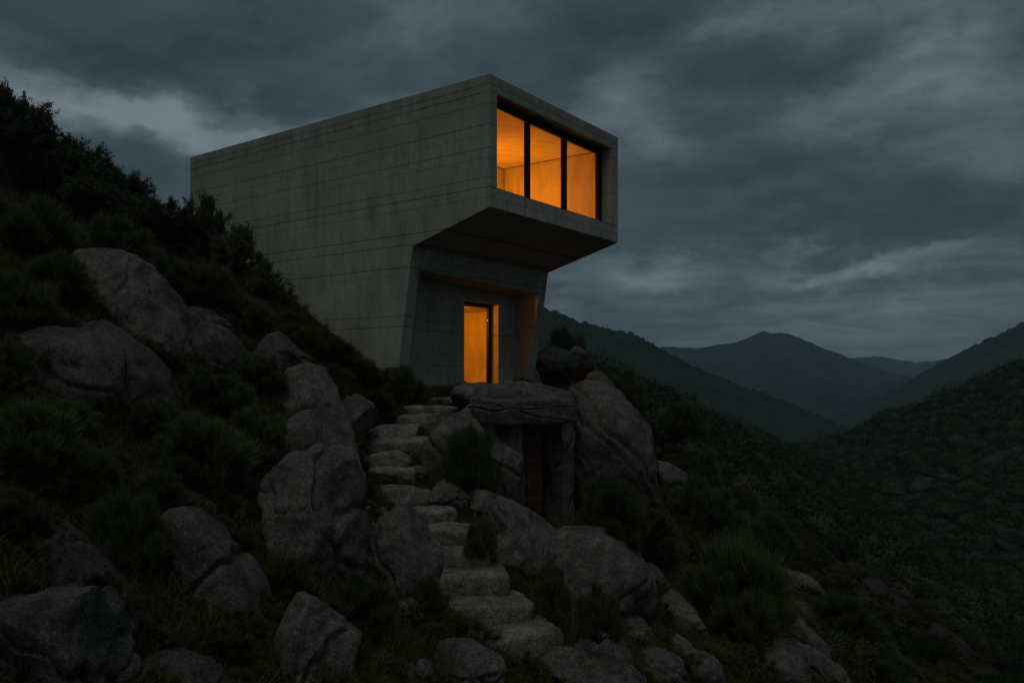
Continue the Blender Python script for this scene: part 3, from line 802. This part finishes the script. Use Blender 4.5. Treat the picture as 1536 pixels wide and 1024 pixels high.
BROOM = [broom_pair(300+i, M_BROOM, n=26000, clumps=80+10*i, spray=.15, wid=.0085) for i in range(4)]
HEATH = [broom_pair(330+i, M_HEATH, n=16000, clumps=60, rx=.75, spray=.20, up=.8, wid=.011) for i in range(3)]
OLIVE = [leafy(350+i, M_OLIVE) for i in range(4)]
KINDS = {'b': BROOM, 'h': HEATH, 'o': OLIVE}
cnt = {'b': 0, 'h': 0, 'o': 0}
def shrub(label, cx, cy, rx, ry, kind='b', Y=None, cat='shrub', group=None, name='shrub'):
    """cx,cy,rx,ry: the plant's box in photo pixels"""
    Yh = Y if Y else hit(cx, cy+ry*.75)
    k = Yh/F
    z = hgt((cx-HX)/F*Yh, Yh)
    vs_ = KINDS[kind]; fo, st = vs_[cnt[kind] % len(vs_)]; cnt[kind] += 1
    root = bpy.data.objects.new(name, None); COL.objects.link(root)
    top = (HY-(cy-ry))*k
    h_ = min(max(top-z, ry*k*1.2), ry*k*2.3)
    root.location = ((cx-HX)*k, Yh, top-h_*.97)
    base_r = {'b': .68, 'h': .85, 'o': .57}[kind]; wx_ = rx*k/base_r
    root.scale = (wx_, wx_, h_/.98)
    root.rotation_euler = (0, 0, random.uniform(0, 6.28))
    link('foliage', fo, root); link('stem', st, root)
    tag(root, label, cat, group)
    return root
S = shrub
# skyline and upper left thicket
S('tall twiggy bush on the skyline at the left edge', 12, 215, 62, 88, 'o')
S('spreading twiggy bush on the skyline second from the left edge', 105, 265, 66, 66, 'o')
S('leggy bush on the skyline between the spreading bush and the low crest', 185, 300, 52, 46, 'o')
S('low bush on the crest left of the house', 250, 338, 46, 38, 'o')
S('slender sprig bush standing before the far corner of the house', 308, 348, 36, 58, 'o')
S('ragged bush before the side wall of the house, right of the slender sprig', 356, 388, 46, 54, 'o')
S('wispy bush lowest of the twiggy ones against the side wall', 396, 442, 40, 48, 'o')
S('feathery grey-green mound at the left edge below the skyline', 50, 335, 82, 62, 'b')
S('dark feathery mound above the long pale dome boulder', 178, 358, 62, 48, 'b')
S('dark mound of scrub right above the long pale dome boulder', 248, 410, 50, 46, 'b')
S('dense dark mound below the slender sprig bush', 315, 430, 56, 48, 'b')
S('soft mound at left edge beside the dark slab boulder', 28, 450, 66, 60, 'b')
S('feathery mound overhanging the top of the long pale dome boulder', 88, 415, 58, 50, 'b')
S('small mound at left edge level with the dark slab boulder', 12, 540, 44, 50, 'b')
S('rounded scrub between the round half buried boulder and the side wall', 372, 470, 46, 38, 'b')
S('low heath along the foot of the side wall', 448, 505, 50, 34, 'h')
S('olive-brown heath at the middle of the side wall', 496, 528, 44, 30, 'h')
S('olive-brown heath below the right end of the side wall', 545, 560, 44, 30, 'h')
S('spiky dark bush at the front left foot of the house', 606, 572, 36, 34, 'b', Y=21.0)
S('low heath left of the topmost steps', 560, 600, 40, 26, 'h')
S('feathery bush over the low rounded boulder', 385, 560, 48, 40, 'b')
S('bluish feathery mound in the middle of the left slope', 312, 585, 58, 44, 'b')
S('second tall twiggy bush on the skyline, just right of the one at the edge', 45, 205, 44, 52, 'o')
S('twiggy bush on the skyline between the tall one and the spreading one', 62, 255, 50, 62, 'o')
S('twiggy bush on the skyline just left of the low crest bush', 222, 335, 44, 44, 'o')
S('thick twiggy bush behind the grey-green mound at the left edge', 130, 310, 58, 54, 'o')
S('small twiggy bush on the crest touching the house corner', 278, 350, 30, 34, 'o')
# lower left
S('large dark rounded bush in the centre of the left slope', 300, 670, 92, 72, 'b')
S('dark bush left of the huge cracked boulder', 385, 650, 56, 60, 'b')
S('big feathery mound at the left edge below the slab boulders', 38, 650, 84, 72, 'b')
S('feathery mound right of the big one at the left edge', 118, 700, 66, 62, 'b')
S('green feathery bush above the tall leaning boulder', 190, 790, 66, 80, 'b')
S('dark low bush at the left edge above the curved rock rib', 20, 770, 60, 50, 'b')
S('small dark bush above the narrow upright stone', 240, 740, 50, 50, 'b')
S('dark bush at the foot of the huge cracked boulder', 430, 868, 46, 40, 'h')
S('shadowed bush between the cleft boulder and the big smooth boulder', 545, 900, 54, 56, 'b')
S('small dense bush left of the third step from the bottom', 640, 890, 28, 42, 'b')
S('low heath between the knobbly stone and the huge cracked boulder', 360, 820, 36, 40, 'h')
S('dark scrub between the dark slab boulder and the long pale dome boulder', 75, 490, 60, 34, 'h')
S('scrub on the ledge under the long pale dome boulder', 215, 528, 46, 24, 'h')
S('dark bush at the lower edge of the dark slab boulder', 92, 628, 60, 40, 'b')
S('dark bush below the sloping slab boulder', 232, 625, 56, 40, 'b')
S('tuft of scrub between the long pale dome and the low rounded boulder', 350, 590, 40, 34, 'b')
S('bush in front of the curved rock rib at lower left', 150, 880, 34, 34, 'h')
S('spreading bush right of the green feathery bush at lower left', 250, 830, 34, 44, 'h')
S('low scrub between the giant corner boulder and the cleft boulder', 330, 965, 56, 34, 'h')
S('scrub under the rounded boulder below the left end of the house', 430, 585, 30, 22, 'h')
S('tuft left of the ninth step from the bottom', 530, 690, 28, 26, 'h')
S('tuft left of the seventh step from the bottom', 545, 735, 24, 24, 'h')
# middle
S('dark round shrub on the rock left of the dark doorway', 706, 668, 50, 54, 'b', Y=16.3)
S('small shrub right of the fifth and sixth steps', 722, 792, 28, 32, 'b', Y=13.6)
S('shrub in the hollow below the upright smooth boulder', 826, 866, 32, 38, 'b', Y=12.8)
S('shrub in front of the big rounded boulder', 898, 902, 42, 44, 'b', Y=11.5)
S('dark shrub filling the foot of the massive rock right of the doorway', 918, 742, 62, 58, 'b', Y=16.2)
S('bush behind the boulder at the right foot of the house', 850, 512, 36, 36, 'b', Y=31)
S('low heath on the ledge above the massive rounded rock', 880, 555, 22, 20, 'h', Y=27)
S('low shrub at the foot of the house right jamb', 785, 572, 24, 12, 'h', Y=22.3)
# right slope
S('large feathery bush in the right foreground with upright sprays', 1098, 880, 96, 108, 'b')
S('pale feathery mound above the large feathery bush', 1048, 760, 76, 62, 'b')
S('soft mound left of the pale feathery mound', 968, 795, 60, 46, 'b')
S('rounded bush below the wedge boulder on the right', 1040, 700, 48, 40, 'b')
S('rounded bush at the crest right of the massive rock', 992, 640, 46, 38, 'b')
S('dark bush on the crest beside the egg-shaped boulder', 935, 578, 40, 32, 'b', Y=28)
S('bush further along the crest, right of the dark one', 1022, 618, 40, 28, 'b', Y=38)
S('wide mound in the scrub left of the long pale boulder', 1150, 800, 56, 46, 'b')
S('mound just above the long slanting boulder at right', 1262, 925, 60, 50, 'b')
S('low bush at the bottom edge right of the ribbed boulder', 1320, 1000, 56, 46, 'b')

# scattered shrubs of the slope: the nearer ones as individuals
def dome(seed, n, sub, leaf, wid):
    """rounded evergreen crown: lobed body with leaf sprays standing off it, radius about 1, height about 1"""
    rs = np.random.default_rng(seed); N, F_ = get_ico(sub)
    off = rs.uniform(-9, 9, 3)
    def rad(q): return .74+.40*fbm(q*1.5+off, 3, .55)+.20*fbm(q*4.2+off, 3, .6, True)
    B_ = N*rad(N)[:, None]; B_[:, 2] = np.where(B_[:, 2] > 0, B_[:, 2]*.9, B_[:, 2]*.35)
    d_ = unit(rs.normal(size=(n, 3))); d_[:, 2] = np.abs(d_[:, 2])-.15; d_ = unit(d_)
    p_ = d_*(rad(d_)*rs.uniform(.90, 1.06, n))[:, None]; p_[:, 2] = np.where(p_[:, 2] > 0, p_[:, 2]*.9, p_[:, 2]*.35)
    dr_ = unit(d_*.6+rs.normal(size=(n, 3))*.7+np.array([0, 0, .25]))
    V_, Q_ = leaves(p_, dr_, rs.uniform(.6, 1.3, n)*leaf, rs.uniform(.6, 1.3, n)*wid, rs)
    T_ = np.concatenate([Q_[:, [0, 1, 2]], Q_[:, [0, 2, 3]]])
    return np.concatenate([B_*.84, V_]), np.concatenate([F_, T_+len(B_)])
LOW = []
for i in range(6):
    V_, F_ = dome(400+i, 9000, 4, .085, .030)
    LOW.append(mesh_np('thicket_shrub', V_, F_, False, [M_FAR if i % 2 else M_FARW]))
def pt(X, Y): return (HX+F*X/Y)
rs = np.random.default_rng(99)
ns = 0; spots = []
while ns < 170:
    Y = rs.uniform(16, 75)**1.0; px = rs.uniform(880, 1560); X = (px-HX)/F*Y
    z = hgt(X, Y); py = HY-F*z/Y
    if py > 1050 or py < 560: continue
    if Y < 26 and px < 1010: continue
    if any((X-a)**2+(Y-b_)**2 < (c*.75)**2 for a, b_, c in spots): continue
    bad = False
    for (cx, cy, a, b_, tl) in FAR:
        if abs(px-cx) < a+6 and -6 < py-cy < 26: bad = True
    if abs(px-1200) < 50 and 850 < py < 1030: bad = True
    if abs(px-1170) < 60 and 960 < py: bad = True
    if px < 1090 and py > 860: bad = True
    if bad: continue
    r_ = rs.uniform(.5, 1.15)*(1+Y/110)
    spots.append((X, Y, r_)); ns += 1
    o = link('thicket_shrub', LOW[rs.integers(5)], None, (X, Y, z-.1)); o.scale = (r_, r_, r_*rs.uniform(.7, 1.05)); o.rotation_euler = (0, 0, rs.uniform(0, 6.28))
    tag(o, 'rounded shrub in the thicket covering the near slope at right', 'shrub', 'shrubs of the right slope thicket')
# far-off cover of the valley sides: one mass
FARB = [dome(450+i, 430, 2, .13, .06) for i in range(6)]
Vs, Fs, o_ = [], [], 0
n_far = 3000
Yf = 40+(rs.uniform(0, 1, n_far)**.7)*135; pxf = rs.uniform(860, 1640, n_far); Xf = (pxf-HX)/F*Yf
Zf = height(Xf, Yf); pyf = HY-F*Zf/Yf
for i in range(n_far):
    if pyf[i] > 1080: continue
    if any(abs(pxf[i]-cx) < a*.8 and -3 < pyf[i]-cy < 12 for (cx, cy, a, b_, tl) in FAR): continue
    B_, G_ = FARB[i % 6]
    sc = rs.uniform(.75, 1.9)**1.2*(.75+Yf[i]/170); an = rs.uniform(0, 6.28); ca, sa = math.cos(an), math.sin(an)
    Q = B_*np.array([sc, sc, sc*rs.uniform(.75, 1.2)]); Q = np.stack([Q[:, 0]*ca-Q[:, 1]*sa, Q[:, 0]*sa+Q[:, 1]*ca, Q[:, 2]], 1)+np.array([Xf[i], Yf[i], Zf[i]-.05*sc])
    Vs.append(Q); Fs.append(G_+o_); o_ += len(Q)
tag(link('scrub', mesh_np('scrub', np.concatenate(Vs), np.concatenate(Fs), False, [M_FAR])), 'dark scrub covering both sides of the valley', 'scrub', kind='stuff')
# low undergrowth between the boulders and on the left crest
Vs, Fs, o_ = [], [], 0
UG = [broom(470+i, n=2600, rx=.8, clumps=34, wid=.015, spray=.24, up=.5)[0] for i in range(3)]
stepxy = [(P3(a, b_, e)[0], P3(a, b_, e)[1]) for a, b_, c, d_, e in STEPS]
ru = np.random.default_rng(5)
for (cx_, cy_, A_, D_) in ROCKS:
    for q_ in range(int(3+4*A_)):
        an = ru.uniform(PI, 2*PI) if q_ % 4 else ru.uniform(0, PI)
        X = cx_+A_*1.02*math.cos(an); Y = cy_+D_*.95*math.sin(an); z = hgt(X, Y)
        if any((X-a)**2+(Y-b_)**2 < .75**2 for a, b_ in stepxy): continue
        if -.2 < X < 1.6 and 15 < Y < 18.5: continue
        sc = ru.uniform(.16, .40); an = ru.uniform(0, 6.28); ca, sa = math.cos(an), math.sin(an)
        B_, G_ = UG[q_ % 3]
        Q = B_*np.array([sc, sc, sc*.8]); Q = np.stack([Q[:, 0]*ca-Q[:, 1]*sa, Q[:, 0]*sa+Q[:, 1]*ca, Q[:, 2]], 1)+np.array([X, Y, z-.04])
        Vs.append(Q); Fs.append(G_+o_); o_ += len(Q)
k_ = 0
while k_ < 800:
    Y = rs.uniform(5.5, 34) if k_ < 520 else rs.uniform(14, 62); px = rs.uniform(-60, 1300) if k_ < 520 else rs.uniform(1000, 1570); X = (px-HX)/F*Y
    if hgt(X, Y)/Y*F > -20 and k_ >= 520: k_ += 1; continue
    if X > -1 and Y > 24: pass
    u = (X+.546)*.588+(Y-20)*.809; v = -(X+.546)*.809+(Y-20)*.588
    if -.5 < u < 6.9 and 2.9 < v < 13.3: k_ += 1; continue
    if any((X-a)**2+(Y-b_)**2 < .95**2 for a, b_ in stepxy): continue
    if -1 < X < 2.2 and 13 < Y < 18: k_ += 1; continue
    sc = rs.uniform(.28, .75)*(1 if k_ < 520 else .8+Y/45); z = hgt(X, Y); an = rs.uniform(0, 6.28); ca, sa = math.cos(an), math.sin(an)
    B_, G_ = UG[k_ % 3]
    Q = B_*np.array([sc, sc, sc*.75]); Q = np.stack([Q[:, 0]*ca-Q[:, 1]*sa, Q[:, 0]*sa+Q[:, 1]*ca, Q[:, 2]], 1)+np.array([X, Y, z-.05])
    Vs.append(Q); Fs.append(G_+o_); o_ += len(Q); k_ += 1
tag(link('undergrowth', mesh_np('undergrowth', np.concatenate(Vs), np.concatenate(Fs), False, [M_HEATH])), 'low heath and undergrowth between the boulders', 'undergrowth', kind='stuff')
# grass
nt = 22000
Y = 5+rs.uniform(0, 1, nt)**.75*22; px = rs.uniform(-40, 1380, nt); X = (px-HX)/F*Y
dens = fbm(np.stack([X/1.4, Y/1.4, 0*X], 1), 3)
keep = dens > -.22
u = (X+.546)*.588+(Y-20)*.809; v = -(X+.546)*.809+(Y-20)*.588
keep &= ~((u > -.1) & (u < 6.7) & (v > 3.3) & (v < 13.1))
for a, b_ in stepxy: keep &= ((X-a)**2+(Y-b_-.25)**2 > .5**2)
X, Y = X[keep], Y[keep]; Z = height(X, Y); n = len(X); nb = 15
ii = np.repeat(np.arange(n), nb); m_n = len(ii)
ht = rs.uniform(.08, .26, n)[ii]*rs.uniform(.6, 1.25, m_n)
base = np.stack([X[ii]+rs.normal(size=m_n)*.06, Y[ii]+rs.normal(size=m_n)*.06, Z[ii]-.02], 1)
lean = rs.normal(size=(m_n, 2))*.42+rs.normal(size=(n, 2))[ii]*.22+np.array([.18, -.1])
wd = rs.uniform(.002, .0055, m_n)*(.6+Y[ii]/16)
an = rs.uniform(0, PI, m_n); sd = np.stack([np.cos(an), np.sin(an), 0*an], 1)*wd[:, None]
mid = base+np.stack([lean[:, 0]*ht*.35, lean[:, 1]*ht*.35, ht*.6], 1)
tip = base+np.stack([lean[:, 0]*ht*1.1, lean[:, 1]*ht*1.1, ht*.95], 1)
Vg = np.stack([base-sd, base+sd, mid+sd*.7, mid-sd*.7, tip], 1).reshape(-1, 3)
q = np.arange(m_n)*5
Fg = np.concatenate([np.stack([q, q+1, q+2], 1), np.stack([q, q+2, q+3], 1), np.stack([q+3, q+2, q+4], 1)])
tag(link('grass', mesh_np('grass', Vg, Fg, False, [M_GRASS])), 'dry olive and rust grass between the boulders', 'grass', kind='stuff')

# ------------------------------------------------------------------ haze
hz = link('haze', boxme('haze', [(-3900, 3900, -200, 3900, -90, 170)], []))
hm = bpy.data.materials.new('haze'); hm.use_nodes = True; t = NT(hm.node_tree); t.n.clear()
out = t.new('ShaderNodeOutputMaterial'); pv = t.new('ShaderNodeVolumePrincipled')
pv.inputs['Color'].default_value = (.56, .82, .98, 1); pv.inputs['Density'].default_value = .00021
t.l.new(pv.outputs[0], out.inputs['Volume']); hz.data.materials.append(hm)
tag(hz, kind='stuff', label='thin dusk haze filling the valley', cat='haze')
